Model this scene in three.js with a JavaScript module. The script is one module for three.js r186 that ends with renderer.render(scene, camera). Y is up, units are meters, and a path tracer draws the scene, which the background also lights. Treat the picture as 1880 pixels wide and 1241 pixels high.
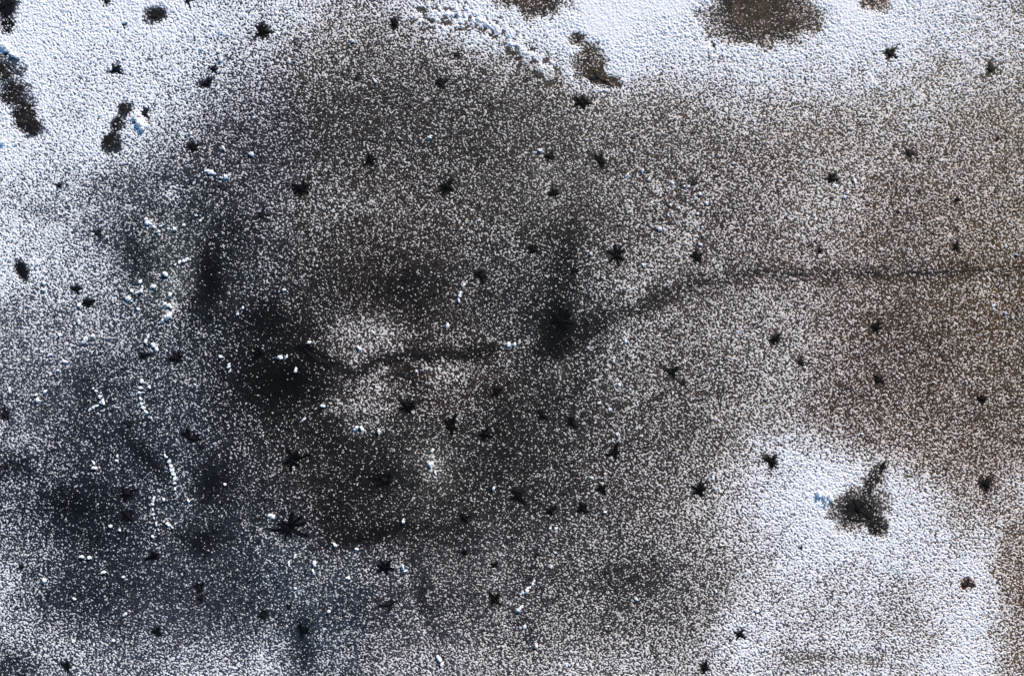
import * as THREE from 'three';
import { mergeGeometries } from 'three/addons/utils/BufferGeometryUtils.js';

// ------------------------------------------------------------------ camera, sky, sun, exposure
// A frozen pond seen straight down from a drone: 1 photo pixel = 2 cm on the ice.
const S = 0.02, PW = 1880, PH = 1241;
const scene = new THREE.Scene();
const CAM_H = 34;
const camera = new THREE.PerspectiveCamera(2 * Math.atan(PH * S / 2 / CAM_H) * 180 / Math.PI, PW / PH, 0.1, 2000);
camera.position.set(0, CAM_H, 0);
camera.up.set(0, 0, -1);
camera.lookAt(0, 0, 0);

const renderer = new THREE.WebGLRenderer({ antialias: true });
renderer.setSize(1024, 675);
renderer.toneMapping = THREE.LinearToneMapping;
renderer.toneMappingExposure = 1.42;
renderer.shadowMap.enabled = true;
renderer.shadowMap.type = THREE.PCFSoftShadowMap;

// sun: low, from the upper right of the picture
const SUN_EL = 29 * Math.PI / 180, SUN_AZ = 57 * Math.PI / 180;
const sunDir = new THREE.Vector3(Math.cos(SUN_EL) * Math.cos(SUN_AZ), Math.sin(SUN_EL), -Math.cos(SUN_EL) * Math.sin(SUN_AZ));
{
  // clear winter sky: deep blue overhead, paler towards the horizon, air glow round the sun
  const w = 128, h = 64, d = new Float32Array(w * h * 4), v = new THREE.Vector3();
  for (let j = 0; j < h; j++) for (let i = 0; i < w; i++) {
    const th = (j + 0.5) / h * Math.PI - Math.PI / 2, ph = ((i + 0.5) / w - 0.5) * 2 * Math.PI;
    v.set(Math.cos(th) * Math.cos(ph), Math.sin(th), Math.cos(th) * Math.sin(ph));
    const up = Math.max(0, v.y), a = Math.pow(1 - up, 2.2);
    const g = Math.pow(Math.max(0, v.dot(sunDir)), 10) * 0.10;
    const k = (j * w + i) * 4;
    d[k] = 0.045 + 0.16 * a + g; d[k + 1] = 0.135 + 0.21 * a + g * 0.95; d[k + 2] = 0.29 + 0.23 * a + g * 0.85; d[k + 3] = 1;
  }
  const t = new THREE.DataTexture(d, w, h, THREE.RGBAFormat, THREE.FloatType);
  t.mapping = THREE.EquirectangularReflectionMapping; t.magFilter = THREE.LinearFilter; t.minFilter = THREE.LinearFilter;
  t.colorSpace = THREE.LinearSRGBColorSpace; t.needsUpdate = true;
  scene.background = t; scene.environment = t;
}
const sun = new THREE.DirectionalLight(new THREE.Color().setRGB(1, 0.93, 0.85), 3.7);
sun.position.copy(sunDir).multiplyScalar(60);
sun.target.position.set(0, 0, 0);
sun.castShadow = true;
sun.shadow.mapSize.set(4096, 4096);
Object.assign(sun.shadow.camera, { left: -26, right: 26, top: 22, bottom: -22, near: 1, far: 140 });
scene.add(sun, sun.target);

// ------------------------------------------------------------------ random numbers and noise
function rng(seed) { let a = seed >>> 0; return () => { a = (a + 0x6D2B79F5) | 0; let t = Math.imul(a ^ (a >>> 15), 1 | a); t = (t + Math.imul(t ^ (t >>> 7), 61 | t)) ^ t; return ((t ^ (t >>> 14)) >>> 0) / 4294967296; }; }
function hash(x, y, s) { let h = Math.imul(x, 374761393) ^ Math.imul(y, 668265263) ^ Math.imul(s, 1442695041); h = Math.imul(h ^ (h >>> 13), 1274126177); h = Math.imul(h ^ (h >>> 16), 0x85ebca6b); return ((h ^ (h >>> 15)) >>> 0) / 4294967296; }
function noise(x, y, s) {                                            // value noise, -1..1
  const xi = Math.floor(x), yi = Math.floor(y); let u = x - xi, v = y - yi;
  u = u * u * (3 - 2 * u); v = v * v * (3 - 2 * v);
  const a = hash(xi, yi, s), b = hash(xi + 1, yi, s), c = hash(xi, yi + 1, s), e = hash(xi + 1, yi + 1, s);
  return (a + (b - a) * u + (c - a) * v + (a - b - c + e) * u * v) * 2 - 1;
}
const fbm = (x, y, s) => noise(x, y, s) * 0.55 + noise(x * 2.03 + 7.1, y * 2.03 + 3.7, s + 1) * 0.28 + noise(x * 4.1 + 1.3, y * 4.1 + 9.2, s + 2) * 0.17;
const clamp = (v, a, b) => Math.min(b, Math.max(a, v));
const sstep = (a, b, v) => { const t = clamp((v - a) / (b - a), 0, 1); return t * t * (3 - 2 * t); };
const X = px => (px - PW / 2) * S, Z = py => (py - PH / 2) * S;

// ------------------------------------------------------------------ where the snow lies (survey of the snow cover, one value per 78 px of ice)
const GX = 24, GY = 16, GSX = PW / GX, GSY = PH / GY;
const COVER = [
  [22, 21.2, 21.9, 23, 20.5, 17.2, 19.2, 17.3, 14.8, 17.3, 20, 22.5, 21, 25.5, 24.5, 24.3, 25.5, 21, 21, 25.5, 25.2, 20.6, 19.9, 17.4],
  [22, 19.1, 18.8, 17.9, 18.5, 15.5, 15.3, 12.7, 11.8, 12.5, 10.7, 15.8, 15.9, 21, 23.5, 15.2, 18.5, 20.8, 20.4, 19.2, 19, 17.6, 16.7, 16.4],
  [21, 17.4, 21, 18.6, 16.1, 12.2, 10.8, 12.4, 12, 11.5, 11.9, 10.8, 11, 13.8, 12.4, 14.3, 15.2, 16, 15.8, 14.5, 16.2, 16.4, 16.1, 15.1],
  [20.4, 19.2, 20, 17.2, 14.1, 12.6, 10.2, 10.9, 10, 10.5, 8.7, 9.8, 11.1, 11.2, 12.7, 12.5, 12.9, 15, 15.3, 12.9, 14.4, 15.7, 13.7, 13.4],
  [17.4, 16.4, 13, 11.4, 7.3, 8.4, 12.9, 12.7, 10.7, 11.6, 12.4, 11.1, 12.5, 12.8, 12.6, 14.8, 14.3, 13.7, 14.6, 17.6, 14.4, 13.7, 14.6, 14],
  [16.9, 17.2, 17.3, 7.8, 10.6, 10.9, 10, 12.1, 11.9, 11.8, 11.1, 9.8, 11.2, 8.7, 11.7, 12.5, 12.8, 12.8, 15.6, 14.8, 12.9, 12.7, 13.7, 14.3],
  [20.1, 15.9, 16.7, 8.8, 5.7, 10.5, 10, 7.8, 7.9, 8.5, 10.5, 11, 10, 11.5, 16.4, 14.9, 15, 14.6, 12.8, 13.9, 13.9, 13.2, 13.3, 13.6],
  [12.9, 13.1, 14.7, 12.2, 8.1, 8.6, 8.8, 10.9, 7.5, 4.9, 7.8, 10.1, 9.9, 9.9, 13.2, 11, 11.3, 15.4, 13.7, 15.9, 12.4, 11.4, 11.9, 12.9],
  [14.2, 17.7, 11.4, 13.2, 11.5, 8.7, 7.9, 9, 15.3, 10.7, 11.4, 9.9, 12.4, 9.2, 13.7, 14.6, 13.5, 15.3, 17.6, 13.9, 12.9, 13.8, 12.8, 12.6],
  [8.8, 10.3, 8.6, 11.4, 10.2, 7.5, 6.2, 8.9, 10, 9.9, 12.1, 9.9, 7.8, 8.1, 12.8, 12.6, 12.4, 13.8, 13.3, 12.8, 11.8, 12.1, 12.4, 12.6],
  [16.6, 9.6, 8.8, 11.5, 9.5, 10, 10.4, 9.3, 5.8, 10.1, 9.5, 9.5, 8.7, 10.4, 12, 11.1, 12.4, 16.1, 20.7, 15.7, 13.6, 13, 12.5, 12.4],
  [14.8, 10.5, 8, 11.6, 9.7, 6.9, 9.9, 7.7, 8.7, 8.1, 8, 8.3, 8.4, 9.8, 11.5, 12.6, 14.7, 18.4, 19.2, 22, 20, 19.1, 14.7, 17.8],
  [12.7, 7.3, 7, 9.4, 11, 8.9, 11.8, 10.8, 8.5, 9.9, 8.8, 10.8, 10, 9.6, 12.1, 13.4, 15.3, 18.2, 18.8, 22, 22, 19.2, 15.7, 15.5],
  [13.9, 11.7, 8.5, 8.4, 8.8, 9, 10, 13.2, 14, 11.3, 10.2, 12.4, 10.1, 15.4, 13, 12.3, 13.4, 14, 20.1, 17.2, 16.6, 18.1, 20.8, 14.9],
  [19.4, 9.2, 7.7, 9.9, 7.7, 9.5, 7.4, 11.8, 10.4, 10.4, 8.7, 10.1, 10.2, 11.2, 9.6, 12.5, 12.9, 17.4, 16.5, 17.8, 17.9, 15, 19.6, 15.8],
  [12, 17.5, 12.8, 13.6, 15.2, 17.9, 16.3, 11.5, 12.7, 14.4, 14.6, 15.1, 14.2, 16.4, 15.7, 15.8, 15.4, 19.9, 15.2, 16.8, 17.4, 16.9, 20.2, 16.8],
];
const FIX = null;                                                    // depth corrections on the same grid
function grid(g, px, py) {                                           // uniform cubic B-spline, slightly sharpened grid is close enough
  const x = px / GSX - 0.5, y = py / GSY - 0.5, xi = Math.floor(x), yi = Math.floor(y), u = x - xi, v = y - yi;
  const bx = [(1 - u) ** 3 / 6, (3 * u ** 3 - 6 * u * u + 4) / 6, (-3 * u ** 3 + 3 * u * u + 3 * u + 1) / 6, u ** 3 / 6];
  const by = [(1 - v) ** 3 / 6, (3 * v ** 3 - 6 * v * v + 4) / 6, (-3 * v ** 3 + 3 * v * v + 3 * v + 1) / 6, v ** 3 / 6];
  let s = 0;
  for (let j = 0; j < 4; j++) { const r = g[clamp(yi - 1 + j, 0, GY - 1)]; for (let i = 0; i < 4; i++) s += r[clamp(xi - 1 + i, 0, GX - 1)] * bx[i] * by[j]; }
  return s;
}
// fields on a raster of 1 photo pixel, with a margin round the frame
const MG = 70, FW = PW + 2 * MG, FH = PH + 2 * MG;
const cover = new Float32Array(FW * FH), carve = new Float32Array(FW * FH), rough = new Float32Array(FW * FH);
for (let j = 0; j < FH; j++) for (let i = 0; i < FW; i++) {
  const px = i - MG, py = j - MG;
  const wx = px + 26 * fbm(px / 90, py / 90, 11) + 7 * noise(px / 19, py / 19, 17), wy = py + 26 * fbm(px / 90, py / 90, 21) + 7 * noise(px / 19, py / 19, 27);
  cover[j * FW + i] = grid(COVER, wx, wy) + 1.1 * fbm(px / 55, py / 42, 31) + 0.5 * noise(px / 14, py / 12, 35);
}
function each(x0, y0, x1, y1, f) {
  x0 = Math.max(0, Math.floor(x0 + MG)); y0 = Math.max(0, Math.floor(y0 + MG)); x1 = Math.min(FW - 1, Math.ceil(x1 + MG)); y1 = Math.min(FH - 1, Math.ceil(y1 + MG));
  for (let j = y0; j <= y1; j++) for (let i = x0; i <= x1; i++) f(i - MG, j - MG, j * FW + i);
}
const warpX = (x, y, a) => x + a * fbm(x / 22, y / 22, 51) * 2, warpY = (x, y, a) => y + a * fbm(x / 22, y / 22, 61) * 2;
// soft-edged patch of other snow depth: centre, radii, level, strength, turn, hardness (0 soft .. 1 sharp)
function blob(cx, cy, rx, ry, level, w = 1, turn = 0, hard = 0.3, field = cover) {
  const m = Math.max(rx, ry) * 2.3, c = Math.cos(turn), s = Math.sin(turn), wob = Math.min(10, Math.min(rx, ry) * 0.3);
  each(cx - m, cy - m, cx + m, cy + m, (x, y, k) => {
    const dx = warpX(x, y, wob) - cx, dy = warpY(x, y, wob) - cy, a = (dx * c + dy * s) / rx, b = (-dx * s + dy * c) / ry, d = Math.sqrt(a * a + b * b);
    const g = hard > 0.6 ? 1 - sstep(0.5, 1.32, d) : Math.exp(-(d * d) * 0.9);
    field[k] += (level - field[k]) * w * g;
  });
}
function nearestOn(pts, x, y) {                                      // distance to a polyline, and how far along
  let best = 1e9, bt = 0;
  for (let i = 0; i + 1 < pts.length; i++) {
    const [ax, ay] = pts[i], [bx, by] = pts[i + 1], ex = bx - ax, ey = by - ay;
    const t = clamp(((x - ax) * ex + (y - ay) * ey) / (ex * ex + ey * ey + 1e-9), 0, 1), d = Math.hypot(x - ax - ex * t, y - ay - ey * t);
    if (d < best) { best = d; bt = (i + t) / (pts.length - 1); }
  }
  return [best, bt];
}
function stroke(pts, width, delta, field = cover, wob = 5) {
  const xs = pts.map(p => p[0]), ys = pts.map(p => p[1]), m = width * 3 + 10;
  each(Math.min(...xs) - m, Math.min(...ys) - m, Math.max(...xs) + m, Math.max(...ys) + m, (x, y, k) => {
    const [d] = nearestOn(pts, warpX(x, y, wob), warpY(x, y, wob));
    if (d < width * 3) field[k] += delta * Math.exp(-((d / width) ** 2));
  });
}
// thicker snow
for (const a of [[314, 354, 28, 20, 16.5, .95], [305, 400, 42, 28, 11.5, .8], [316, 440, 42, 30, 12, .85], [322, 515, 36, 34, 13.5, .9], [312, 552, 28, 24, 14, .7], [680, 612, 60, 42, 15.5, .95, -.15], [655, 735, 66, 34, 14.5, .9, -.45], [822, 686, 52, 24, 15, .9, .1],
  [690, 745, 36, 24, 14, .6], [940, 632, 26, 10, 13, .7], [800, 858, 38, 56, 11.5, .85, -.35], [797, 856, 15, 24, 16, .8, -.3], [1143, 626, 20, 14, 14.5, .8], [1040, 676, 20, 16, 11, .8], [440, 540, 30, 28, 10.5, .8], [580, 1078, 60, 44, 10.5, .5],
  [322, 950, 36, 30, 10, .7], [275, 600, 28, 40, 11.5, .6], [1450, 622, 44, 60, 15.5, .7], [1130, 455, 60, 40, 12.5, .6], [1540, 350, 40, 26, 15.5, .6], [410, 665, 30, 26, 8.5, .6], [660, 786, 26, 12, 14, .7], [60, 690, 50, 30, 13, .6], [30, 715, 30, 60, 14, .5],
  [560, 768, 18, 14, 11.5, .7], [860, 545, 20, 26, 10.5, .6], [825, 595, 26, 18, 10, .5], [1180, 740, 70, 36, 11.5, .5], [1132, 40, 40, 44, 24.6, .9], [1512, 915, 30, 20, 23.5, .6], [1360, 1150, 46, 50, 19.5, .5], [170, 1220, 60, 30, 14.5, .5], [330, 650, 40, 26, 10.5, .6],
  [290, 700, 40, 46, 11, .6], [40, 900, 30, 60, 11.5, .5], [20, 1130, 46, 60, 15.5, .6], [500, 900, 50, 50, 9, .5], [230, 950, 40, 30, 9.5, .6], [880, 30, 90, 30, 19.5, .5, .3]]) blob(...a);
// thin, wet or bare spots
for (const a of [[518, 696, 78, 48, 2.8, .95, .1], [478, 588, 46, 34, 3.8, .85, .4], [386, 515, 22, 58, 2.9, .9], [742, 525, 56, 34, 4.8, .7], [245, 465, 26, 46, 6.6, .85, -.35], [388, 885, 30, 36, 3.6, .85], [135, 928, 66, 30, 3.9, .85, .1], [372, 990, 46, 26, 3.8, .85],
  [600, 800, 60, 30, 5, .6, .4], [690, 872, 60, 50, 5, .6], [1015, 585, 40, 44, 4.6, .85], [1035, 470, 38, 90, 7, .6], [1150, 1066, 60, 40, 8.2, .7], [660, 985, 70, 22, 4.6, .7, -.2], [20, 855, 60, 26, 5.6, .8, -.1], [150, 700, 36, 46, 6.6, .6], [265, 840, 44, 30, 5.6, .6, .7],
  [700, 200, 130, 50, 8.4, .5], [590, 250, 60, 40, 7.6, .5], [440, 250, 40, 40, 9, .5], [210, 345, 50, 24, 11, .4], [410, 430, 40, 40, 6.4, .6], [1640, 630, 120, 70, 9.4, .4], [1390, 290, 80, 40, 11, .4], [120, 1090, 70, 50, 6.4, .6], [640, 1120, 60, 40, 7.4, .6],
  [820, 980, 90, 30, 6.2, .5], [610, 940, 40, 50, 4.6, .6], [560, 600, 40, 20, 5, .6], [765, 700, 14, 60, 6, .4], [740, 690, 26, 18, 5.6, .7], [30, 1225, 40, 24, 7.4, .8], [910, 760, 40, 60, 6, .5], [160, 980, 50, 30, 6, .5], [430, 1150, 40, 60, 7, .5], [550, 1190, 30, 50, 8, .7]]) blob(...a);
// long dark seams and light streaks
const MAIN_CRACK = [[985, 652], [1060, 612], [1130, 582], [1200, 551], [1270, 523], [1330, 507], [1400, 499], [1480, 505], [1560, 501], [1640, 500], [1740, 499], [1810, 495], [1950, 488]];
const POND_CRACK = [[556, 640], [600, 668], [645, 682], [700, 662], [760, 648], [830, 652], [900, 640]];
stroke(MAIN_CRACK, 19, -3, cover, 8); stroke(MAIN_CRACK.slice(0, 5), 26, -1.0);
stroke(POND_CRACK, 11, -5.5);
stroke([[1048, 400], [1040, 470], [1020, 560], [1010, 620]], 26, -1.6);
stroke([[758, 1020], [778, 1090], [792, 1165]], 11, -2.6); stroke([[738, 1040], [760, 1110], [774, 1165]], 8, 2.4); stroke([[905, 1010], [912, 1080], [930, 1150]], 14, 1.6); stroke([[560, 1130], [556, 1241]], 16, -2);
stroke([[70, 385], [130, 415], [205, 440]], 14, -1.8);
stroke([[228, 800], [270, 845], [306, 880]], 12, -2.2);
stroke([[1440, 1212], [1530, 1208], [1620, 1218]], 9, -2.2);
stroke([[660, 990], [720, 976], [785, 964]], 9, -2);
stroke([[965, 1130], [975, 1190]], 12, -2);
stroke([[1130, 590], [1200, 600], [1300, 590]], 30, 1.2);
stroke([[760, 560], [768, 640]], 6, -1.6); stroke([[765, 600], [765, 700]], 3, 1.6);
stroke([[1805, 1000], [1795, 1080], [1790, 1241]], 26, 1.6, cover, 12); stroke([[1890, 960], [1880, 1241]], 40, -1.6, cover, 14);
stroke([[1870, 500], [1875, 760]], 30, -0.8);
stroke([[1000, 330], [1040, 390]], 26, 1.0);
// coarse lumpy edge of the snowfield
stroke([[790, 22], [860, 34], [930, 72], [1000, 128]], 26, 1.7, rough, 8);
stroke([[860, 45], [930, 84], [985, 122]], 8, -2.4);
stroke([[850, 30], [935, 66], [1000, 118]], 7, 1.8);
stroke([[1225, 360], [1280, 420]], 50, 0.55, rough, 8); stroke([[1120, 720], [1180, 760]], 60, 0.35, rough, 8); stroke([[1100, 540], [1250, 530]], 22, 0.4, rough, 8); stroke([[1240, 55], [1300, 90]], 30, 0.7, rough, 8);
stroke([[640, 740], [820, 690]], 50, 0.35, rough, 8); stroke([[300, 420], [310, 590]], 30, 0.4, rough, 8);

// ------------------------------------------------------------------ melt patches: rotten brown or black slush (px, py, rx, ry, turn, level)
const BROWN = [84, 66, 50], UMBER = [44, 37, 32], BLACK = [14, 13, 13];
const PATCHES = [
  { label: 'broad brown patch of wet slush with a dark core beside the white snow', col: BROWN, parts: [[1400, 32, 108, 50, 0.02, 8.4], [1392, 8, 62, 26, 0, 5.2]] },
  { label: 'rust brown slush patch cut off beside the lumpy snow edge', col: [82, 58, 42], parts: [[978, -4, 68, 31, 0.05, 9]] },
  { label: 'small tan slush patch next to the broad brown one', col: [96, 74, 54], parts: [[1608, 0, 30, 19, 0, 12]] },
  { label: 'long chain of blackish melt patches crossing the white snow', col: UMBER, parts: [[5, 132, 26, 26, 0, 7.5], [22, 172, 24, 26, .4, 7.5], [44, 210, 24, 26, .3, 5.2], [58, 234, 20, 16, 0, 4.4]] },
  { label: 'slanting pair of dark melt patches beside the snow block', col: UMBER, parts: [[227, 198, 12, 14, 0, 6.4], [215, 228, 11, 18, .4, 7.2], [201, 259, 17, 21, .3, 5.4]] },
  { label: 'ragged brownish melt patch at the tip of the grey slush streak', col: BROWN, parts: [[1060, 74, 13, 13, 0, 10.5], [1086, 112, 26, 30, -.3, 10], [1098, 140, 20, 14, 0, 6.5], [1124, 151, 13, 10, 0, 7]] },
  { label: 'brown melt patch with a black core and a long arm in white snow', col: UMBER, parts: [[1580, 938, 50, 40, 0, 8], [1604, 884, 14, 34, .55, 10], [1610, 966, 17, 22, -.4, 8]] },
  { label: 'black soft-edged melt patch at the head of the long chain', col: BLACK, parts: [[8, 14, 24, 22, 0, 3.6], [14, 46, 18, 18, 0, 10]] },
  { label: 'oval dark melt patch alone in the bluish snow', col: UMBER, parts: [[285, 28, 20, 15, 0, 6]] },
  { label: 'slanted oval black melt patch in the pale snow', col: BLACK, parts: [[38, 496, 11, 21, -.5, 4.6]] },
  { label: 'small brown melt patch with a dark star in bright snow', col: BROWN, parts: [[1776, 1074, 15, 12, 0, 11]] },
];
for (const p of PATCHES) for (const [x, y, rx, ry, t, lv] of p.parts) blob(x, y, rx * 1.12, ry * 1.12, lv + 0.6, .97, t, 0.9);

// ------------------------------------------------------------------ melt holes ("lake stars"): [px, py, radius, strength, arms as [dx, dy] ...]
const HOLES = [
  [226, 46, 5, .7], [210, 128, 10, .75], [392, 127, 6, .8], [378, 152, 8, .8], [265, 207, 7, .7], [353, 272, 7, .9], [195, 2, 9, .7], [345, -1, 9, .7], [481, 56, 11, .9], [725, 43, 6, 1], [656, 145, 6, .6], [810, 153, 7, .7], [838, 100, 7, .4], [680, 293, 8, .9],
  [1068, 188, 8, 1], [1010, 285, 6, .7], [1101, 296, 7, 1], [1312, 85, 4, .8], [1634, 97, 11, .9], [1820, 126, 12, .5], [1670, 280, 10, .6], [1832, 256, 4, .9], [108, 340, 5, 1], [178, 428, 9, .5], [141, 532, 5, 1, [-9, -1], [8, -2], [1, 8]], [160, 555, 6, .9],
  [553, 346, 12, 1, [-18, -6], [16, -8], [-2, 17], [-14, 10], [13, 9], [3, -16], [-17, 2]], [820, 343, 12, .85, [10, -12], [-13, -4], [-6, 12], [14, 4]], [882, 505, 8, 1, [-11, -4], [4, 12], [10, 5]], [480, 395, 10, .5], [1017, 355, 6, .8],
  [1132, 467, 10, 1, [-17, -5], [-13, 15], [4, 18], [15, -8], [-4, -18], [14, 9], [8, -14]], [1279, 472, 8, .9, [-12, -2], [6, 11], [10, -5], [-5, -9]], [979, 457, 6, .9], [1054, 497, 5, 1, [7, 2], [-5, 5]],
  [1031, 587, 11, 1, [11, -18], [-16, -8], [-18, 6], [-8, 17], [8, 16], [19, 6], [16, -8], [-4, -18]], [1272, 337, 8, .4], [1529, 329, 8, 1, [10, 2], [-6, 8], [-5, -8]], [1648, 390, 4, .8], [1756, 452, 6, .9], [1506, 460, 5, .8], [1757, 366, 5, .8], [1610, 601, 9, .8], [1424, 621, 8, 1, [-12, 3], [8, -8], [-4, 11], [6, 8]],
  [263, 653, 8, 1, [-8, 4], [9, -3]], [321, 656, 7, .7], [470, 649, 7, .9], [8, 762, 8, .7], [340, 797, 7, .8], [355, 804, 6, .7], [368, 820, 5, .7], [232, 905, 10, .7, [-8, -10], [9, 5], [-3, 12], [-12, 4]], [234, 780, 8, .6],
  [747, 746, 12, .95, [12, -9], [-13, 5], [4, 13]], [827, 780, 6, 1, [9, -16], [1, 18], [-9, -8], [-6, 9], [8, 6]], [891, 796, 7, 1, [-11, 2], [10, 5], [4, -10], [-4, 10]], [535, 844, 7, 1, [34, -11], [-10, -19], [-14, 6], [-2, 20], [12, 10], [8, -12]], [911, 720, 7, .9, [9, -4], [-7, 7]], [705, 881, 11, .7],
  [1232, 684, 9, 1, [-11, -3], [8, -7]], [1252, 705, 6, .6], [1051, 777, 7, 1, [-3, -10], [6, 8]], [997, 763, 8, .8, [-10, -9], [8, 7]], [1126, 832, 7, .9, [7, -19], [-14, 3], [2, 12], [10, -3]], [1103, 899, 6, 1, [-9, 2], [5, 9], [8, -4], [-2, -9]], [1284, 898, 10, 1, [12, -3], [-12, -5], [2, 13], [9, -9], [-9, 8]], [951, 913, 10, .8, [-9, -10], [8, 10]],
  [1472, 665, 7, .6], [1613, 698, 7, .9], [1803, 732, 6, .9], [1810, 889, 11, .75, [-12, -4], [10, 7], [2, -14]], [1414, 845, 11, 1, [14, 6], [8, 12], [-12, -5]], [1575, 935, 13, 1, [26, 16], [-22, 4], [-6, -18], [4, 14], [16, -10]], [1620, 857, 5, .8, [4, -9]],
  [234, 945, 9, .7], [280, 1020, 8, .9, [-12, 5], [7, -5]], [120, 1224, 8, .9, [-8, -4], [8, 2]], [285, 1160, 7, .8], [365, 1078, 6, .7], [366, 1098, 6, .6], [35, 1040, 4, .7],
  [528, 971, 8, 1, [34, 13], [24, -22], [30, -9], [-30, 1], [-19, -11], [-6, 20], [10, -28], [-10, -14], [-16, 10], [5, 14]], [706, 1041, 8, 1, [11, -13], [-7, -13], [-13, 6], [16, 3], [-12, -3], [3, 11]], [853, 951, 6, .9], [851, 1013, 5, .9], [908, 1040, 5, .9, [4, -8], [-5, -4]],
  [906, 1101, 6, 1, [8, -10], [13, 9], [-7, -11], [-4, 9]], [712, 1110, 10, .6, [-18, 3], [14, -6], [3, 10]], [557, 1158, 9, .8, [-8, -9], [9, -3]], [528, 1115, 5, .8], [483, 1130, 6, .7], [1013, 937, 6, 1, [-9, 4], [8, -4], [1, 8]], [1070, 935, 7, 1, [-10, 3], [8, 6], [6, -7], [-4, -9]],
  [1359, 1165, 6, 1, [10, 8], [-11, -5], [7, -8], [-7, 7]], [1293, 1226, 6, .9], [985, 1022, 5, .7], [1472, 1005, 4, .6], [1777, 1075, 5, 1, [11, 3], [-9, 2], [2, -8]], [1062, 72, 6, .6], [1098, 143, 8, .8, [-14, 4], [16, 8], [-8, -16]],
  [56, 232, 8, .7, [-9, -8], [10, 4]], [202, 256, 7, .7, [-5, 10], [6, -12]], [36, 490, 6, .8, [5, 14]], [8, 12, 10, .8], [287, 30, 7, .7, [-10, 3], [8, -5]],
];
for (const h of HOLES) if (h.length === 4 && h[2] >= 6 && h[3] >= 0.65) { const r = rng(h[0] * 7 + h[1]), n = 4 + Math.floor(r() * 4), a0 = r() * 6.28; for (let i = 0; i < n; i++) { const a = a0 + (i + (r() - 0.5) * 0.8) / n * 6.28, L = h[2] * (0.9 + 0.9 * r()); h.push([Math.cos(a) * L, Math.sin(a) * L]); } }
for (const [x, y, r, w, ...arms] of HOLES) {
  const m = r * 3.5 + 40;
  each(x - m, y - m, x + m, y + m, (px, py, k) => {
    const dx = warpX(px, py, 2.5) - x, dy = warpY(px, py, 2.5) - y, d = Math.hypot(dx, dy) * (1 + 0.25 * Math.sin(3 * Math.atan2(dy, dx) + x) + 0.2 * Math.sin(5 * Math.atan2(dy, dx) + y));
    const tn = at(cover, x, y), ha = 0.25 + 1.3 * sstep(10, 18, tn); let c = 4.2 * Math.exp(-((d / (r * 0.62)) ** 2)) + ha * Math.exp(-((d / (r * 1.15)) ** 2));
    for (const [ax, ay] of arms) {
      const L = Math.hypot(ax, ay), t = clamp((dx * ax + dy * ay) / (L * L), 0, 1), e = Math.hypot(dx - ax * t, dy - ay * t);
      c = Math.max(c, 4.2 * (1 - 0.4 * t) * Math.exp(-((e / (3.1 - 1.2 * t)) ** 2)));
    }
    carve[k] = Math.max(carve[k], c * w);
  });
}

// ------------------------------------------------------------------ colour of the ice under the snow (sRGB): peat brown one side, slate the other
const ICE_POINTS = [[100, 100, 92, 94, 104], [430, 250, 44, 44, 48], [700, 200, 47, 44, 44], [700, 420, 34, 30, 29], [520, 690, 9, 9, 9], [300, 450, 42, 46, 50], [390, 510, 12, 14, 15], [1050, 300, 70, 66, 62], [1020, 560, 20, 21, 22], [1250, 400, 50, 44, 42],
  [1250, 200, 74, 68, 64], [1650, 250, 96, 87, 77], [1830, 120, 112, 104, 90], [1650, 420, 64, 55, 47], [1870, 550, 76, 63, 46], [1650, 700, 58, 48, 42], [1850, 1100, 80, 66, 55], [1560, 1000, 96, 94, 98], [1150, 1050, 46, 44, 46], [900, 1060, 58, 60, 64], [900, 850, 30, 28, 28],
  [650, 950, 20, 18, 18], [120, 1080, 43, 46, 54], [100, 930, 21, 23, 28], [50, 680, 72, 74, 83], [600, 1070, 52, 59, 68], [790, 860, 42, 43, 42], [680, 640, 30, 26, 26], [820, 700, 26, 22, 21], [300, 1180, 72, 74, 84], [250, 800, 38, 41, 48], [1200, 900, 46, 42, 42], [1350, 650, 54, 48, 46], [1750, 800, 64, 54, 46], [150, 400, 70, 74, 84], [1450, 1180, 82, 78, 80], [780, 1190, 66, 68, 74]];
// grey slush frozen into the ice: [px, py, rx, ry, r, g, b, strength]
const SLUSH = [[310, 480, 44, 60, 118, 122, 114, .55], [1015, 320, 46, 40, 108, 104, 98, .55], [1090, 230, 60, 36, 116, 106, 98, .5], [1040, 674, 22, 18, 104, 102, 98, .7], [325, 515, 34, 34, 120, 122, 112, .7], [315, 440, 40, 34, 92, 94, 90, .6], [800, 858, 30, 46, 96, 96, 90, .65], [300, 560, 30, 30, 98, 104, 106, .5], [580, 1075, 56, 40, 84, 94, 104, .5],
  [330, 945, 40, 30, 74, 84, 88, .6], [910, 1060, 34, 60, 92, 94, 96, .5], [640, 360, 60, 30, 74, 74, 76, .45], [420, 550, 40, 36, 64, 66, 66, .5], [660, 800, 36, 20, 66, 66, 64, .5], [815, 575, 26, 30, 62, 58, 56, .5], [1060, 380, 40, 60, 70, 68, 64, .4], [240, 640, 60, 40, 72, 78, 90, .4], [1148, 628, 20, 16, 112, 112, 112, .5], [690, 600, 50, 30, 92, 90, 88, .45], [1130, 40, 44, 44, 200, 200, 205, .8]];
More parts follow.
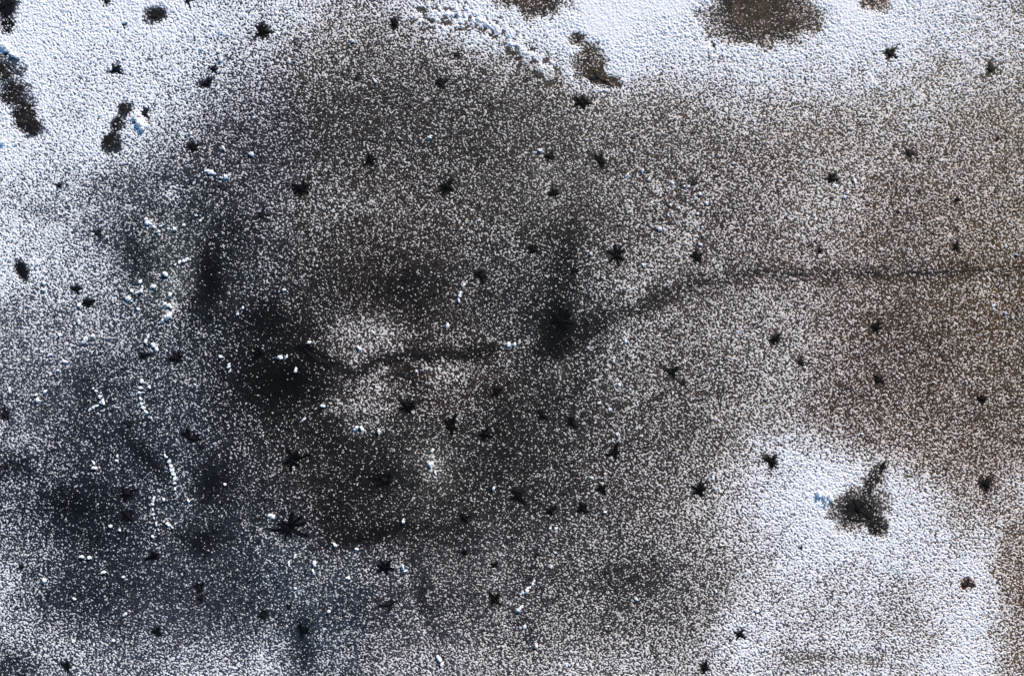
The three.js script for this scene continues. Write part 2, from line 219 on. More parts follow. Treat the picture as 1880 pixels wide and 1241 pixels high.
function iceColour(px, py, out) {
  const x = px + 30 * fbm(px / 70, py / 70, 71), y = py + 30 * fbm(px / 70, py / 70, 81);
  let r = 0, g = 0, b = 0, w = 0;
  for (const p of ICE_POINTS) { const dx = x - p[0], dy = y - p[1], d2 = dx * dx + dy * dy + 900, k = 1 / (d2 * d2); r += p[2] * k; g += p[3] * k; b += p[4] * k; w += k; }
  r /= w; g /= w; b /= w;
  for (const s of SLUSH) {
    const dx = (x - s[0]) / s[2], dy = (y - s[1]) / s[3], d = dx * dx + dy * dy; if (d > 4) continue;
    const k = s[7] * Math.exp(-d * 1.1); r += (s[4] - r) * k; g += (s[5] - g) * k; b += (s[6] - b) * k;
  }
  out[0] = r; out[1] = g; out[2] = b;
}
function at(f, px, py) {                                          // bilinear read of a field
  const x = clamp(px + MG, 0, FW - 1.001), y = clamp(py + MG, 0, FH - 1.001), i = x | 0, j = y | 0, u = x - i, v = y - j, k = j * FW + i;
  return (f[k] * (1 - u) + f[k + 1] * u) * (1 - v) + (f[k + FW] * (1 - u) + f[k + FW + 1] * u) * v;
}

// ------------------------------------------------------------------ bookkeeping
const taken = {};
const numbered = n => { const c = taken[n] = (taken[n] ?? -1) + 1; return c ? `${n}_${String(c).padStart(3, '0')}` : n; };
function tag(o, label, category, group, kind) {
  if (label) o.userData.label = label; if (category) o.userData.category = category; if (group) o.userData.group = group; if (kind) o.userData.kind = kind;
  return o;
}
function mesh(name, geo, mat, parent) { const m = new THREE.Mesh(geo, mat); m.name = parent === scene ? numbered(name) : name; m.castShadow = m.receiveShadow = true; parent.add(m); return m; }
const lin = c => Math.pow(c / 255, 2.2);
const srgb = c => new THREE.Color().setRGB(c[0] / 255, c[1] / 255, c[2] / 255, THREE.SRGBColorSpace);

// ------------------------------------------------------------------ the ice sheet
{
  const w = 2020, h = 1381, d = new Uint8Array(w * h * 4), bmp = new Uint8Array(w * h * 4), c = [0, 0, 0];
  const lo = 4, cw = Math.ceil(w / lo) + 2, ch = Math.ceil(h / lo) + 2, coarse = new Float32Array(cw * ch * 3);
  for (let j = 0; j < ch; j++) for (let i = 0; i < cw; i++) { iceColour(i * lo - MG, j * lo - MG, c); coarse.set(c, (j * cw + i) * 3); }
  for (let j = 0; j < h; j++) for (let i = 0; i < w; i++) {
    const x = i / lo, y = j / lo, xi = x | 0, yi = y | 0, u = x - xi, v = y - yi, k = ((h - 1 - j) * w + i) * 4;
    // frost, grit and air bubbles on the ice: fine grain, denser where more snow has lain
    const n = (hash(i, j, 91) - 0.5) * 0.55 + noise(i / 1.6, j / 1.4, 90) * 0.42 + noise(i / 2.9, j / 2.6, 94) * 0.34 + noise(i / 7, j / 6, 92) * 0.08 + fbm(i / 30, j / 30, 93) * 0.08;
    const f = j * FW + i, T = clamp(cover[f] - 5 * carve[f], 1.2, 19), tint = noise(i / 3.3, j / 3.1, 96) * 0.07, peat = sstep(380, 620, i - MG + 60 * noise(i / 80, j / 80, 95) - Math.max(0, j - 900) * 0.4);
    const o = (yi * cw + xi) * 3, mean = (coarse[o] + coarse[o + 1] + coarse[o + 2]) / 3, lum = 0.44 * (7.6 * T - 8) + 0.3 * mean * Math.min(1, T / 9);
    for (let q = 0; q < 3; q++) {
      const p = o + q, e = (coarse[p] * (1 - u) + coarse[p + 3] * u) * (1 - v) + (coarse[p + cw * 3] * (1 - u) + coarse[p + cw * 3 + 3] * u) * v;
      d[k + q] = clamp(lum * e / mean * (1 + n + (q - 1) * tint) * (q === 0 ? 1 + 0.05 * peat : q === 2 ? 1 - 0.05 * peat : 1), 3, 235);
    }
    d[k + 3] = 255;
    const b = clamp(128 + 90 * noise(i / 3.5, j / 3.5, 97) + 40 * noise(i / 12, j / 12, 98), 0, 255);
    bmp[k] = bmp[k + 1] = bmp[k + 2] = b; bmp[k + 3] = 255;
  }
  const map = new THREE.DataTexture(d, w, h); map.colorSpace = THREE.SRGBColorSpace; map.magFilter = map.minFilter = THREE.LinearFilter; map.needsUpdate = true;
  const bump = new THREE.DataTexture(bmp, w, h); bump.magFilter = bump.minFilter = THREE.LinearFilter; bump.needsUpdate = true;
  const geo = new THREE.PlaneGeometry(w * S, h * S); geo.rotateX(-Math.PI / 2);
  const ice = mesh('pond_ice', geo, new THREE.MeshPhysicalMaterial({ map, bumpMap: bump, bumpScale: 0.012, roughness: 0.65, ior: 1.31, specularIntensity: 0.45 }), scene);
  tag(ice, 'dark frozen pond ice showing between the snow grains', 'ice', null, 'structure');
}

// ------------------------------------------------------------------ the snow lying on the ice: one relief sheet that dips under the ice where it is bare
const AMP = 0.013;
const depthOf = t => {                                               // mean depth of the snow in grain heights, for a cover level
  const P = [[0, -2.3], [3, -1.35], [5, -0.95], [7, -0.65], [9, -0.35], [11, -0.05], [13, 0.22], [15, 0.5], [17, 0.9], [19, 1.5], [21, 2.1], [24, 2.8], [27, 3.2]];
  for (let i = 1; i < P.length; i++) if (t <= P[i][0]) { const [a, b] = P[i - 1], [c, e] = P[i]; return b + (e - b) * Math.max(0, (t - a) / (c - a)); }
  return 3.2;
};
// snow crystals and crusts: one rounded grain per 3.5 px cell, each with its own place, size and height, a little longer across the wind
const CELL = 3.05, GN = 1 << 10, gr = new Float32Array(GN * GN * 4);
{ const r = rng(31); for (let i = 0; i < GN * GN; i++) { gr[i * 4] = 0.5 + (r() - 0.5) * 0.85; gr[i * 4 + 1] = 0.5 + (r() - 0.5) * 0.85; gr[i * 4 + 2] = (r() + r() + r() - 1.5) * 1.25; gr[i * 4 + 3] = 1 / (0.40 + 0.24 * r()) ** 2; } }
const grain = (x, y) => {
  const a = (x * 0.94 + y * 0.34) / CELL * 0.88, b = (-x * 0.34 + y * 0.94) / CELL * 1.14, ai = Math.floor(a), bi = Math.floor(b);
  let m = -2.2;
  for (let j = -1; j <= 1; j++) for (let i = -1; i <= 1; i++) {
    const k = ((((bi + j) & (GN - 1)) * GN) + ((ai + i) & (GN - 1))) * 4, dx = a - ai - i - gr[k], dy = b - bi - j - gr[k + 1], v = gr[k + 2] + 0.9 - 1.9 * (dx * dx + dy * dy) * gr[k + 3];
    if (v > m) m = v;
  }
  return m * 0.95 + noise(x / 1.5, y / 1.4, 101) * 0.65 + noise(x / 5, y / 4.6, 103) * 0.2;
};
function snowHeight(px, py) {
  const t = at(cover, px, py), cv = at(carve, px, py), rg = at(rough, px, py);
  const q = depthOf(t) + (FIX ? grid(FIX, px, py) : 0);
  const lump = rg > 0.02 ? rg * (noise(px / 6.2, py / 5.4, 111) * 1.5 + noise(px / 11, py / 9, 112) * 1.1) : 0;
  return AMP * (q - cv * 1.15 + grain(px, py) * (q > 2.5 ? 1 - 0.55 * sstep(2.5, 3.1, q) : 1) + lump) - 0.004;
}
const snowMat = new THREE.MeshStandardMaterial({ vertexColors: true, roughness: 0.92 });
{
  const step = 1.27, nx = Math.floor((FW - 6) / step), ny = Math.floor((FH - 6) / step), r = rng(5);
  const H = new Float32Array(nx * ny), PX = new Float32Array(nx * ny), PY = new Float32Array(nx * ny);
  for (let j = 0; j < ny; j++) for (let i = 0; i < nx; i++) {
    const k = j * nx + i, px = -MG + 3 + (i + (r() - 0.5) * 0.6) * step, py = -MG + 3 + (j + (r() - 0.5) * 0.6) * step;
    PX[k] = px; PY[k] = py; H[k] = snowHeight(px, py);
  }
  const used = new Int32Array(nx * ny).fill(-1), idx = []; let n = 0;
  const CUT = -0.003, use = k => { if (used[k] < 0) used[k] = n++; idx.push(used[k]); };
  for (let j = 0; j + 1 < ny; j++) for (let i = 0; i + 1 < nx; i++) {
    const a = j * nx + i, b = a + 1, c = a + nx, d = c + 1, f = (i + j) & 1;
    for (const [p, q, s] of f ? [[a, c, b], [b, c, d]] : [[a, c, d], [a, d, b]]) if (Math.max(H[p], H[q], H[s]) > CUT) { use(p); use(q); use(s); }
  }
  const pos = new Float32Array(n * 3), col = new Float32Array(n * 3), c = [0, 0, 0];
  for (let k = 0; k < nx * ny; k++) if (used[k] >= 0) {
    const o = used[k] * 3, px = PX[k], py = PY[k];
    pos[o] = X(px); pos[o + 1] = Math.max(H[k], -0.03); pos[o + 2] = Z(py);
    // clean snow, stained by peat water on the brown side, with grain of its own
    const wx = px + 160 * fbm(px / 120, py / 120, 121) - (py > 780 ? 0.5 * Math.min(400, py - 780) : 0), warm = (0.25 + 0.4 * sstep(330, 720, wx) + 0.4 * sstep(1000, 1800, wx)) * (1 - 0.75 * sstep(13.5, 19, at(cover, px, py)));
    const wet = hash(k, 3, 122), soak = 1 - sstep(9, 20, at(cover, px, py) + 3 * noise(px / 7, py / 7, 125));   // single soaked grains are grey, dry ones white
    const g = 0.93 - 0.12 * soak - wet * (0.10 + 0.48 * soak), t = 0.03 * (hash(k, 5, 124) - 0.5);
    col[o] = g * (1 - 0.02 * warm) + t; col[o + 1] = g * (0.985 - 0.16 * warm); col[o + 2] = g * (0.985 - 0.28 * warm) - t;
  }
  const geo = new THREE.BufferGeometry();
  geo.setAttribute('position', new THREE.BufferAttribute(pos, 3)); geo.setAttribute('color', new THREE.BufferAttribute(col, 3));
  geo.setIndex(new THREE.BufferAttribute(new Uint32Array(idx), 1)); geo.computeVertexNormals();
  console.log('snow', n, idx.length / 3);
  tag(mesh('snow_cover', geo, snowMat, scene), 'grainy white snow lying thin and patchy over the dark ice', 'snow', null, 'stuff');
}
// the pond and its snow go on beyond the surveyed ice
{
  const w = 512, d = new Uint8Array(w * w * 4), b = new Uint8Array(w * w * 4);
  const tn = (i, j, p, s) => { const q = w / p, x = i / p, y = j / p, xi = Math.floor(x), yi = Math.floor(y), u = x - xi, v = y - yi, h = (a, e) => hash(((a % q) + q) % q, ((e % q) + q) % q, s); return ((h(xi, yi) * (1 - u) + h(xi + 1, yi) * u) * (1 - v) + (h(xi, yi + 1) * (1 - u) + h(xi + 1, yi + 1) * u) * v) * 2 - 1; };
  for (let j = 0; j < w; j++) for (let i = 0; i < w; i++) {
    const k = (j * w + i) * 4, n = tn(i, j, 2, 1) * 0.6 + tn(i, j, 4, 2) * 0.5 + tn(i, j, 64, 3) * 0.7 + tn(i, j, 16, 4) * 0.3 + 0.2, m = sstep(-0.15, 0.25, n);
    d[k] = 40 + 190 * m; d[k + 1] = 40 + 190 * m; d[k + 2] = 42 + 192 * m; d[k + 3] = 255;
    b[k] = b[k + 1] = b[k + 2] = clamp(128 + 110 * n, 0, 255); b[k + 3] = 255;
  }
  const map = new THREE.DataTexture(d, w, w), bump = new THREE.DataTexture(b, w, w);
  for (const t of [map, bump]) { t.wrapS = t.wrapT = THREE.RepeatWrapping; t.magFilter = t.minFilter = THREE.LinearFilter; t.needsUpdate = true; }
  map.colorSpace = THREE.SRGBColorSpace;
  const hx = FW * S / 2 - 0.1, hz = FH * S / 2 - 0.1, R = 600, sh = new THREE.Shape([[-R, -R], [R, -R], [R, R], [-R, R]].map(p => new THREE.Vector2(...p)));
  sh.holes.push(new THREE.Path([[-hx, -hz], [-hx, hz], [hx, hz], [hx, -hz]].map(p => new THREE.Vector2(...p))));
  const geo = new THREE.ShapeGeometry(sh); geo.rotateX(-Math.PI / 2); geo.translate(0, 0.008, 0);
  const uv = geo.attributes.uv; for (let i = 0; i < uv.count; i++) uv.setXY(i, uv.getX(i) / 10.24, uv.getY(i) / 10.24);
  tag(mesh('snowy_ground', geo, new THREE.MeshStandardMaterial({ map, bumpMap: bump, bumpScale: 0.03, roughness: 0.95 }), scene), 'snow covered ice stretching on around the pond', 'ground', null, 'structure');
}

// ------------------------------------------------------------------ melt patches, cracks, melt holes
// a shallow lens of slush or water with an uneven rim: half-sunk in the ice, its top a few millimetres proud
function lensGeo(rx, ry, turn, rise, seed, star = 0.12, seg = 30, rim = 0.012) {
  const pos = [], idx = [], rings = 3, c = Math.cos(turn), s = Math.sin(turn);
  const top = (f) => rise * (1 - f * f) - rim * f ** 8;
  pos.push(0, top(0), 0);
  for (let k = 1; k <= rings; k++) for (let i = 0; i < seg; i++) {
    const a = i / seg * Math.PI * 2, f = k / rings, wob = 1 + f * (star * noise(3 + Math.cos(a) * 2.2, 5 + Math.sin(a) * 2.2, seed) * 1.6 + star * 0.7 * noise(9 + Math.cos(a) * 6, 2 + Math.sin(a) * 6, seed + 1));
    const x = Math.cos(a) * rx * f * wob, z = Math.sin(a) * ry * f * wob;
    pos.push((x * c - z * s) * S, top(f), (x * s + z * c) * S);
  }
  for (let i = 0; i < seg; i++) idx.push(0, 1 + (i + 1) % seg, 1 + i);
  for (let k = 0; k + 1 < rings; k++) for (let i = 0; i < seg; i++) { const a = 1 + k * seg + i, b = 1 + k * seg + (i + 1) % seg; idx.push(a, b, a + seg, b, b + seg, a + seg); }
  const under = pos.length / 3; pos.push(0, -0.02, 0);
  for (let i = 0; i < seg; i++) idx.push(under, 1 + (rings - 1) * seg + i, 1 + (rings - 1) * seg + (i + 1) % seg);
  const g = new THREE.BufferGeometry(); g.setAttribute('position', new THREE.Float32BufferAttribute(pos, 3)); g.setIndex(idx); g.computeVertexNormals();
  return g;
}
// a narrow tapering run of water or ice along a line of points (metres), lens-shaped across
function runGeo(pts, widths, rise) {
  const pos = [], idx = [], n = pts.length;
  pts.forEach(([x, z], i) => {
    const [ax, az] = pts[Math.max(0, i - 1)], [bx, bz] = pts[Math.min(n - 1, i + 1)], L = Math.hypot(bx - ax, bz - az) || 1, nx = -(bz - az) / L, nz = (bx - ax) / L, w = widths[i];
    for (const [o, y] of [[-1, -0.010], [-0.45, rise * 0.8], [0.45, rise * 0.8], [1, -0.010]]) pos.push(x + nx * w * o, y, z + nz * w * o);
  });
  for (let i = 0; i + 1 < n; i++) { for (let q = 0; q < 3; q++) { const a = i * 4 + q, b = a + 4; idx.push(a, a + 1, b, a + 1, b + 1, b); } const a = i * 4, b = a + 4; idx.push(a + 3, a, b + 3, a, b, b + 3); }
  idx.push(0, 2, 1, 0, 3, 2); const e = (n - 1) * 4; idx.push(e, e + 1, e + 2, e, e + 2, e + 3);
  const g = new THREE.BufferGeometry(); g.setAttribute('position', new THREE.Float32BufferAttribute(pos, 3)); g.setIndex(idx); g.computeVertexNormals();
  return g;
}
const waterMat = new THREE.MeshPhysicalMaterial({ color: srgb([4, 4, 4]), roughness: 0.5, ior: 1.31, specularIntensity: 0.6 });
// wet slush gets grit of its own
const gritTex = (() => {
  const w = 256, d = new Uint8Array(w * w * 4);
  for (let j = 0; j < w; j++) for (let i = 0; i < w; i++) { const n = clamp(150 + 90 * (hash(i >> 1, j >> 1, 7) - 0.5) + 70 * noise(i / 5, j / 5, 8) + 60 * noise(i / 17, j / 17, 9), 20, 255), k = (j * w + i) * 4; d[k] = d[k + 1] = d[k + 2] = n; d[k + 3] = 255; }
  const t = new THREE.DataTexture(d, w, w); t.wrapS = t.wrapT = THREE.RepeatWrapping; t.magFilter = t.minFilter = THREE.LinearFilter; t.colorSpace = THREE.SRGBColorSpace; t.needsUpdate = true; return t;
})();
const flatUV = (g, k = 0.35) => { const p = g.attributes.position, u = new Float32Array(p.count * 2); for (let i = 0; i < p.count; i++) { u[i * 2] = p.getX(i) * k; u[i * 2 + 1] = p.getZ(i) * k; } g.setAttribute('uv', new THREE.BufferAttribute(u, 2)); return g; };
const slushMats = new Map();
const slushMat = c => { const k = c.join(); if (!slushMats.has(k)) slushMats.set(k, new THREE.MeshPhysicalMaterial({ color: srgb(c.map(v => Math.min(255, v * 1.2))), map: gritTex, roughness: 0.7, ior: 1.31 })); return slushMats.get(k); };

PATCHES.forEach((p, n) => {
  const o = new THREE.Group(); o.name = numbered('melt_patch'); const [x0, y0] = p.parts[0]; o.position.set(X(x0), 0, Z(y0)); scene.add(o);
  p.parts.forEach(([x, y, rx, ry, t], i) => {
    const m = mesh('slush_pool', flatUV(lensGeo(rx * 1.25, ry * 1.25, t, 0.0006 + 0.0006 * i, 300 + n * 10 + i, 0.22, 44, 0.02)), slushMat(p.col), o);
    m.position.set(X(x) - X(x0), 0, Z(y) - Z(y0));
  });
  tag(o, p.label, 'melt patch', 'melt patches in the snow');
});
function crack(pts, w, label) {
  const c = new THREE.CatmullRomCurve3(pts.map(([x, y]) => new THREE.Vector3(X(x), 0, Z(y)))), N = 90, P = [], W = [];
  for (let i = 0; i <= N; i++) { const v = c.getPoint(i / N), e = Math.min(1, i / 8, (N - i) / 8); P.push([v.x + 0.05 * noise(i / 2.2, 1, 141), v.z + 0.05 * noise(i / 2.2, 9, 142)]); W.push(w * S * (0.12 + 0.88 * e) * (1 + 0.5 * noise(i / 3, 4, 143))); }
  const o = new THREE.Group(); o.name = numbered('ice_crack'); o.position.set(P[0][0], 0, P[0][1]); scene.add(o);
  mesh('refrozen_seam', flatUV(runGeo(P.map(([x, z]) => [x - P[0][0], z - P[0][1]]), W, 0.0015)), slushMat([44, 39, 36]), o);
  tag(o, label, 'ice crack', 'refrozen cracks in the ice');
}
crack(MAIN_CRACK, 4, 'long dark refrozen crack curving across the brown-tinted ice');
crack(POND_CRACK, 5, 'short black crack winding between two bright snow patches');

const MARKS = [[255, 222, 'the tall snow block'], [1514, 915, 'the broad snow heap'], [308, 570, 'the hooked snow chain'], [316, 865, 'the wavy snow line'], [262, 735, 'the slanted snow string'], [180, 735, 'the short hooked ridge'], [282, 945, 'the beaded snow curve'], [285, 415, 'the crooked snow ridge'], [400, 320, 'the two low ridges'], [846, 536, 'the steep short ridge'], [972, 1078, 'the crumbling ridge'],
  [1400, 32, 'the broad brown patch'], [1086, 112, 'the ragged brownish patch'], [30, 185, 'the chain of dark patches'], [285, 28, 'the oval dark patch'], [38, 496, 'the slanted oval patch'], [1575, 935, 'the black-cored brown patch'], [1776, 1074, 'the small brown patch'], [528, 971, 'the ten-armed star hole'], [1031, 587, 'the star hole on the crack'], [1132, 467, 'the spiky star hole'], [553, 346, 'the lone spidery hole'], [535, 844, 'the long-armed hole'],
  [680, 612, 'the upper bright snow patch'], [655, 735, 'the lower bright snow patch'], [822, 686, 'the oval bright snow patch'], [518, 696, 'the blackest ice'], [795, 860, 'the grey slush smear'], [1250, 530, 'the crack bend'], [1450, 503, 'the straight crack'], [1750, 500, 'the crack end'], [580, 1075, 'the pale slush field'], [1150, 1065, 'the dark hollow'], [140, 1090, 'the navy ice'], [1020, 320, 'the grey slush streak'],
  [1250, 380, 'the scatter of crumbs'], [1850, 575, 'the rust-tinted ice'], [880, 60, 'the lumpy snow edge'], [157, 623, 'the blue-shadowed clump'], [806, 1208, 'the blue-footed clump'], [1634, 97, 'the tan slush patch']];
const nearMark = (x, y) => { let b = 1e9, n = ''; for (const [mx, my, t] of MARKS) { const d = Math.hypot(mx - x, my - y); if (d < b) { b = d; n = t; } } return n; };
const ground = (x, y) => { const t = at(cover, x, y); return t > 15.5 ? 'bright snow' : t > 10.5 ? (x > 1150 ? 'brownish half-snowed ice' : 'greyish half-snowed ice') : x < 420 ? 'slate blue ice' : t < 7 ? 'the darkest bare ice' : 'dark speckled ice'; };
HOLES.forEach(([x, y, r, w, ...arms], n) => {
  const big = arms.length, size = r >= 10 ? 'large' : r >= 7 ? 'medium' : 'small', rr = rng(900 + n);
  const special = { '528,971': 'black star-shaped melt hole with ten long crooked arms', '535,844': 'black melt hole with one long arm pointing at a dark ring', '1575,935': 'black hole at the core of the brown melt patch in snow', '1031,587': 'black star hole where the long crack meets the dark band', '1132,467': 'spiky black star hole above the bend of the long crack', '553,346': 'spidery black melt hole alone in the wide dark ice', '1126,832': 'irregular melt hole with one long thin arm in speckled ice', '827,780': 'narrow black star hole beside the grey slush smear', '906,1101': 'three-armed melt hole in the grey bottom slush' }[`${x},${y}`];
  const label = special || `${size} black ${big > 4 ? 'many-armed melt hole' : big ? 'short-armed melt hole' : 'round melt hole'} in ${ground(x, y)} near ${nearMark(x, y)}`;
  const soft = w < 0.75;
  const core = big ? 0.5 : 0.62, geo = lensGeo(r * core, r * core * (0.85 + 0.3 * rr()), rr() * 6.28, 0.026, 500 + n * 3, 0.42, 26);
  const mat = soft ? slushMat([30, 27, 26]) : waterMat;
  let o;
  if (!big) { o = mesh('melt_hole', soft ? flatUV(geo) : geo, mat, scene); }
  else {
    o = new THREE.Group(); o.name = numbered('melt_hole'); scene.add(o);
    mesh('pool', flatUV(geo), mat, o);
    for (const [ax, ay] of arms) {
      const L = Math.hypot(ax, ay), N = 7, P = [], W = [], bend = (rr() - 0.5) * 0.5;
      for (let i = 0; i <= N; i++) { const t = 0.12 + 0.88 * i / N, off = bend * L * t * (t - 0.2) * 0.7 + (rr() - 0.5) * 1.2 * t; P.push([(ax * t - ay / L * off) * S, (ay * t + ax / L * off) * S]); W.push((1.7 - 1.2 * t) * S * (L > 18 ? 1.15 : 1)); }
      mesh('channel', flatUV(runGeo(P, W, 0.022 + 0.002 * rr())), mat, o);
    }
  }
  o.position.set(X(x), 0, Z(y));
  tag(o, label.split(' ').length > 16 ? label.replace('half-snowed ', '').replace('black ', '') : label, 'melt hole', 'melt holes in the pond ice');
});

// ------------------------------------------------------------------ lumps of snow standing on the ice
const clumpGeos = [];
for (let v = 0; v < 18; v++) {
  const cr = rng(4000 + v), knobs = [], N = 4 + (v % 4), dir = cr() * 6.28;
  for (let i = 0; i < N; i++) {
    const g = new THREE.IcosahedronGeometry(0.26 + 0.34 * cr() * (i ? 0.85 : 1.25), 2), p = g.attributes.position, al = (cr() - 0.5) * 1.5, ac = (cr() - 0.5) * 0.7;
    const ox = i ? Math.cos(dir) * al - Math.sin(dir) * ac : 0, oz = i ? Math.sin(dir) * al + Math.cos(dir) * ac : 0, oy = i ? (cr() - 0.65) * 0.35 : 0.05;
    for (let k = 0; k < p.count; k++) {
      const x = p.getX(k), y = p.getY(k), z = p.getZ(k), L = Math.hypot(x, y, z), f = 1 + 0.42 * noise(x / L * 1.9 + v * 7 + i, z / L * 1.9 + y / L * 2.1, 601 + v) + 0.26 * noise(x / L * 4.1 + y / L, z / L * 4.1 - y / L * 3 + i, 641 + v);
      p.setXYZ(k, ox + x * f, Math.max(-0.4, oy + y * f * 0.9), oz + z * f);
    }
    knobs.push(g);
  }
  const g = mergeGeometries(knobs), p = g.attributes.position;
  g.deleteAttribute('uv'); g.deleteAttribute('normal');
  const c = new Float32Array(p.count * 3); for (let i = 0; i < p.count; i++) { const k = 0.88 + 0.08 * noise(p.getX(i) * 5, p.getZ(i) * 5 + p.getY(i) * 3, 700 + v); c.set([k, k * 0.99, k * 0.985], i * 3); }
  g.setAttribute('color', new THREE.BufferAttribute(c, 3)); g.computeVertexNormals(); clumpGeos.push(g);
}
const crng = rng(77);
const surface = (px, py) => { let s = -1; for (let j = -2; j <= 2; j++) for (let i = -2; i <= 2; i++) s = Math.max(s, snowHeight(px + i * 2, py + j * 2)); return Math.max(0, s * 0.45); };
function lump(name, px, py, r, parent, ox = 0, oz = 0, flat = 0.75, turn) {
  const m = mesh(name, clumpGeos[Math.floor(crng() * clumpGeos.length)], snowMat, parent), k = r * S;
  m.scale.set(k * (0.8 + 0.6 * crng()), k * flat * (0.7 + 0.5 * crng()), k * (0.65 + 0.4 * crng())); m.rotation.y = turn ?? crng() * 6.28;
  m.position.set(X(px) - ox, surface(px, py) + m.scale.y * 0.30, Z(py) - oz);
  return m;
}
// rows of lumps: [label, [px, py, r] ...]
const RIDGES = [
  ['tall white block of snow casting a blue shadow by the dark melt patches', [249, 214, 5], [253, 220, 7], [257, 227, 7.5], [263, 234, 6.5], [268, 230, 4]],
  ['broad white snow heap with a blue hollow beside the brown melt patch', [1508, 908, 8], [1514, 916, 9], [1520, 910, 8], [1526, 914, 6], [1518, 923, 6]],
  ['hooked chain of snow lumps below the bright slush', [297, 561, 3.4], [303, 558, 4.4], [309, 560, 4.8], [315, 565, 5], [315, 573, 5], [311, 579, 4.4], [305, 583, 4], [298, 588, 3.6], [293, 592, 2.6]],
  ['thin wavy line of snow lumps in the slate ice', [302, 834, 3], [306, 840, 3], [310, 848, 4.2], [314, 855, 4.6], [316, 862, 3.4], [319, 870, 4], [319, 879, 4.6], [319, 888, 3.6], [320, 896, 3.2], [323, 905, 2.6]],
  ['slanted string of snow lumps below the row of blue-shadowed clumps', [260, 700, 3.4], [256, 712, 3], [254, 722, 3.4], [258, 733, 3.6], [260, 741, 4.6], [263, 748, 4], [269, 756, 3.4], [277, 767, 3]],
  ['short hooked ridge of snow with an upturned end', [172, 713, 3.2], [178, 719, 2.6], [185, 727, 3], [189, 736, 4], [184, 741, 4], [178, 745, 3.6], [171, 749, 3], [165, 752, 2.6]],
  ['beaded curve of small snow lumps around a grey slush spot', [282, 917, 3.6], [280, 926, 3.6], [279, 935, 3.2], [280, 944, 3.4], [282, 952, 3.4], [287, 962, 3.6], [290, 972, 2.6]],
  ['dotted line of snow crumbs trailing off the beaded curve', [301, 956, 2.6], [307, 961, 3.2], [312, 964, 2.8], [316, 966, 3.4]],
  ['crooked snow ridge crossing the pale slush patch', [268, 402, 3.4], [271, 408, 4.6], [277, 412, 4], [283, 418, 3.8], [290, 425, 3.6], [296, 416, 2.8], [308, 419, 3], [320, 421, 3], [336, 412, 3]],
  ['pair of low snow ridges lying on the upper dark ice', [380, 314, 3.4], [386, 316, 4], [392, 319, 3.6], [408, 326, 3.4], [414, 324, 4.2], [420, 322, 3.6]],
  ['sloping ridge leading down to the brightest snow clump', [344, 475, 4.4], [337, 479, 3.4], [329, 482, 3.4], [321, 486, 3]],
  ['row of blue-shadowed clumps beside the bright slush', [257, 517, 4], [261, 527, 3], [248, 537, 4.6], [241, 535, 3], [260, 536, 3.4], [235, 547, 4.2], [240, 553, 3]],
  ['steep short ridge of snow in the warm dark ice', [846, 536, 4.4], [845, 543, 4.2], [842, 551, 3.6], [851, 524, 3], [855, 517, 3]],
  ['crumbling snow ridge in the grey slush with a gap', [982, 1066, 3.2], [979, 1072, 4], [974, 1078, 3.6], [969, 1083, 4], [962, 1088, 2.6], [956, 1090, 2.8]],
  ['blue-shaded crust of snow at the frame of the white field', [6, 86, 5], [14, 92, 6], [22, 99, 6], [29, 103, 5]],
];
for (const [label, ...ls] of RIDGES) {
  const o = new THREE.Group(), [x0, y0] = ls[0]; o.name = numbered('snow_ridge'); o.position.set(X(x0), 0, Z(y0)); scene.add(o);
  ls.forEach(([x, y, r], i) => {
    const [ax, ay] = ls[Math.max(0, i - 1)], [bx, by] = ls[Math.min(ls.length - 1, i + 1)];
    lump('snow_lump', x + (crng() - 0.5) * 2, y + (crng() - 0.5) * 2, r * (0.8 + 0.75 * crng()), o, X(x0), Z(y0), 1.15, -Math.atan2(by - ay, bx - ax) + (crng() - 0.5) * 0.8);
    if (crng() < 0.75) lump('snow_lump', x + (crng() - 0.5) * 13, y + (crng() - 0.5) * 13, r * (0.3 + 0.3 * crng()), o, X(x0), Z(y0), 0.9);
  });
  tag(o, label, 'snow ridge', 'ridges of snow lumps');
}
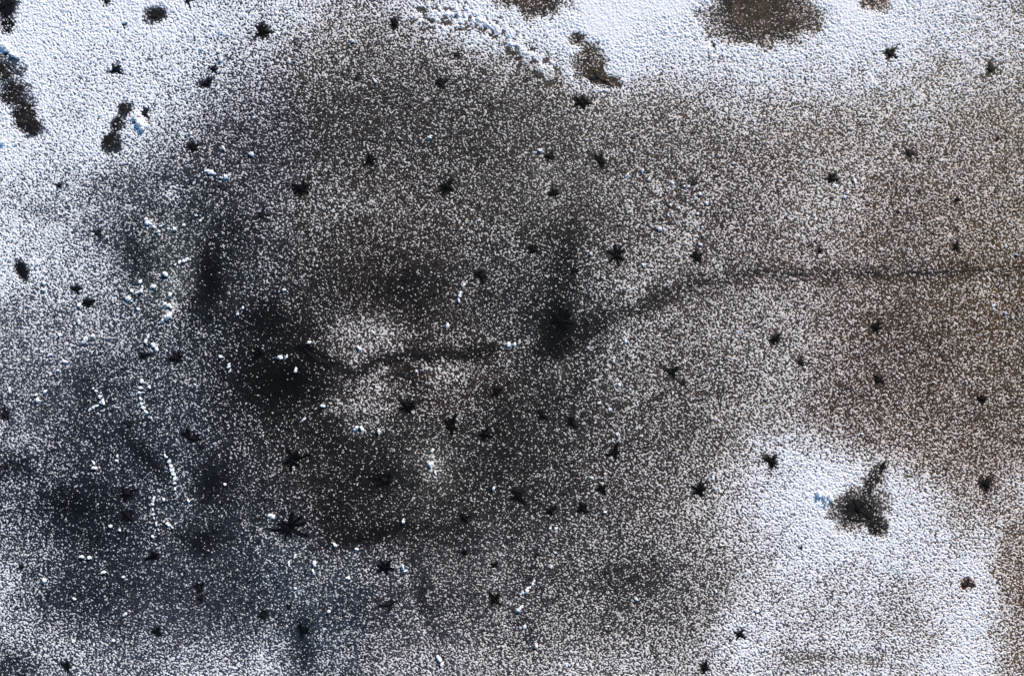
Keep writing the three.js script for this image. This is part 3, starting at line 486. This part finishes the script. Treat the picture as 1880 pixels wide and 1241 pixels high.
const CLUMPS = [[304, 502, 7], [157, 623, 7], [806, 1208, 6.5], [955, 1116, 6.5], [543, 679, 5.2], [1211, 420, 6], [405, 58, 5], [401, 94, 4], [406, 110, 4.4], [370, 90, 4], [5, 262, 5], [30, 264, 4], [350, 245, 3.4], [410, 272, 4], [462, 283, 4.4], [367, 405, 4], [360, 395, 3.4], [281, 525, 4.6], [254, 567, 4.2], [312, 541, 4.4], [145, 560, 4], [144, 590, 4.4], [110, 614, 4],
  [170, 616, 4.6], [272, 617, 4], [82, 532, 4], [68, 482, 5], [80, 519, 4.4], [445, 565, 3.6], [435, 577, 3.4], [267, 627, 5], [282, 634, 4.6], [286, 641, 4], [90, 651, 4.4], [51, 661, 3.6], [120, 664, 4.8], [107, 680, 3.6], [17, 716, 4], [66, 725, 4], [69, 734, 4.4], [82, 719, 3.4], [275, 712, 3.6], [405, 655, 3.6], [420, 671, 4.6], [422, 681, 4], [172, 849, 4], [172, 859, 5], [215, 837, 3.4], [214, 845, 3.2],
  [301, 917, 4], [345, 917, 3.6], [412, 890, 3.4], [202, 966, 3.4], [219, 972, 3.8], [280, 984, 4], [152, 1022, 4], [164, 1022, 5], [192, 1050, 4.4], [80, 1066, 4.4], [226, 1059, 3.4], [230, 1127, 3.8], [134, 1176, 4], [136, 1099, 3.4], [172, 1184, 3.8], [208, 1176, 3.4],
  [567, 628, 4.6], [514, 656, 5], [526, 655, 4.2], [655, 784, 6], [664, 786, 5.4], [695, 792, 4.4], [793, 853, 5], [799, 868, 3.4], [793, 828, 3.6], [907, 896, 4.2], [934, 634, 6], [944, 632, 5], [765, 681, 4], [592, 745, 4.6], [557, 770, 4.6], [521, 532, 4.2], [880, 404, 3.4], [822, 597, 4], [690, 150, 4.6], [790, 251, 4.4], [647, 75, 4], [990, 276, 4.4], [1347, 299, 4.4],
  [1180, 313, 5], [1152, 321, 4.6], [1192, 329, 4.6], [1235, 336, 4.6], [1257, 342, 4], [1265, 342, 3.6], [1285, 356, 4.4], [1277, 363, 4.4], [1297, 372, 5], [1231, 375, 4.6], [1247, 381, 4], [1280, 392, 4.4], [1227, 395, 3.8], [1195, 414, 4.4], [1290, 417, 4], [1292, 432, 4.4], [1287, 449, 3.8], [1085, 466, 4.6], [1180, 485, 4.4], [1226, 516, 3.6], [1355, 609, 3.8],
  [1570, 333, 5.4], [1557, 354, 4.4], [1552, 362, 5], [1496, 396, 4.6], [1536, 342, 4.4], [1867, 467, 4.4], [1847, 450, 4.2], [1846, 574, 5], [1824, 560, 4.4], [1860, 582, 4], [1412, 586, 4.4], [1149, 627, 6], [1127, 662, 4.8], [1137, 706, 4], [1157, 715, 4.4], [1100, 740, 5], [1120, 752, 4.2], [1170, 740, 4.4], [1302, 680, 4], [1137, 806, 3.8], [1132, 797, 3.6], [1087, 877, 3.8], [1110, 870, 3.6], [1310, 877, 5], [1315, 896, 4.4], [1065, 846, 3.8], [1235, 722, 4],
  [1582, 796, 4.4], [502, 950, 5.4], [495, 946, 4], [615, 1001, 5], [577, 1034, 4.6], [574, 1046, 4.2], [740, 1040, 4.6], [743, 1048, 4], [605, 1122, 4.4], [637, 1060, 4.4], [542, 1080, 4], [741, 957, 4], [654, 1007, 3.6], [541, 1021, 3.6], [530, 1035, 3.6], [1012, 1041, 4.4], [964, 1149, 4.4], [984, 1186, 5.4], [1169, 1100, 4.2], [1116, 1149, 3.8], [1040, 1219, 4.6], [1051, 1219, 4.2], [1390, 1121, 5], [1010, 970, 3.8], [1021, 970, 3.8], [1020, 1014, 3.6], [1111, 940, 3.8], [1315, 1085, 4.4], [810, 1220, 4.2], [660, 640, 4], [1480, 935, 3.6]];
const CLUMP_SPECIAL = { '304,502': 'brightest rounded snow clump with a vivid blue shadow', '157,623': 'upright snow clump with a deep blue shadow in the slate ice', '806,1208': 'snow clump with a blue foot on the grey lower slush', '955,1116': 'chunky snow clump below the crumbling snow ridge', '543,679': 'lone white snow clump over the blackest ice', '1211,420': 'round pale snow clump amid the scattered crumbs', '793,853': 'snow mound in the middle of the grey slush smear' };
for (const [x, y, r] of CLUMPS) {
  const m = lump('snow_clump', x, y, r * (x > 1000 ? 0.82 : 1.1), scene, 0, 0, x > 1000 ? 0.9 : 1.15);
  tag(m, CLUMP_SPECIAL[`${x},${y}`] || `${r >= 5 ? 'fist-like' : r >= 4 ? 'small' : 'tiny'} white snow clump on ${ground(x, y)} near ${nearMark(x, y)}`, 'snow clump', 'loose snow clumps on the pond');
}

renderer.render(scene, camera);
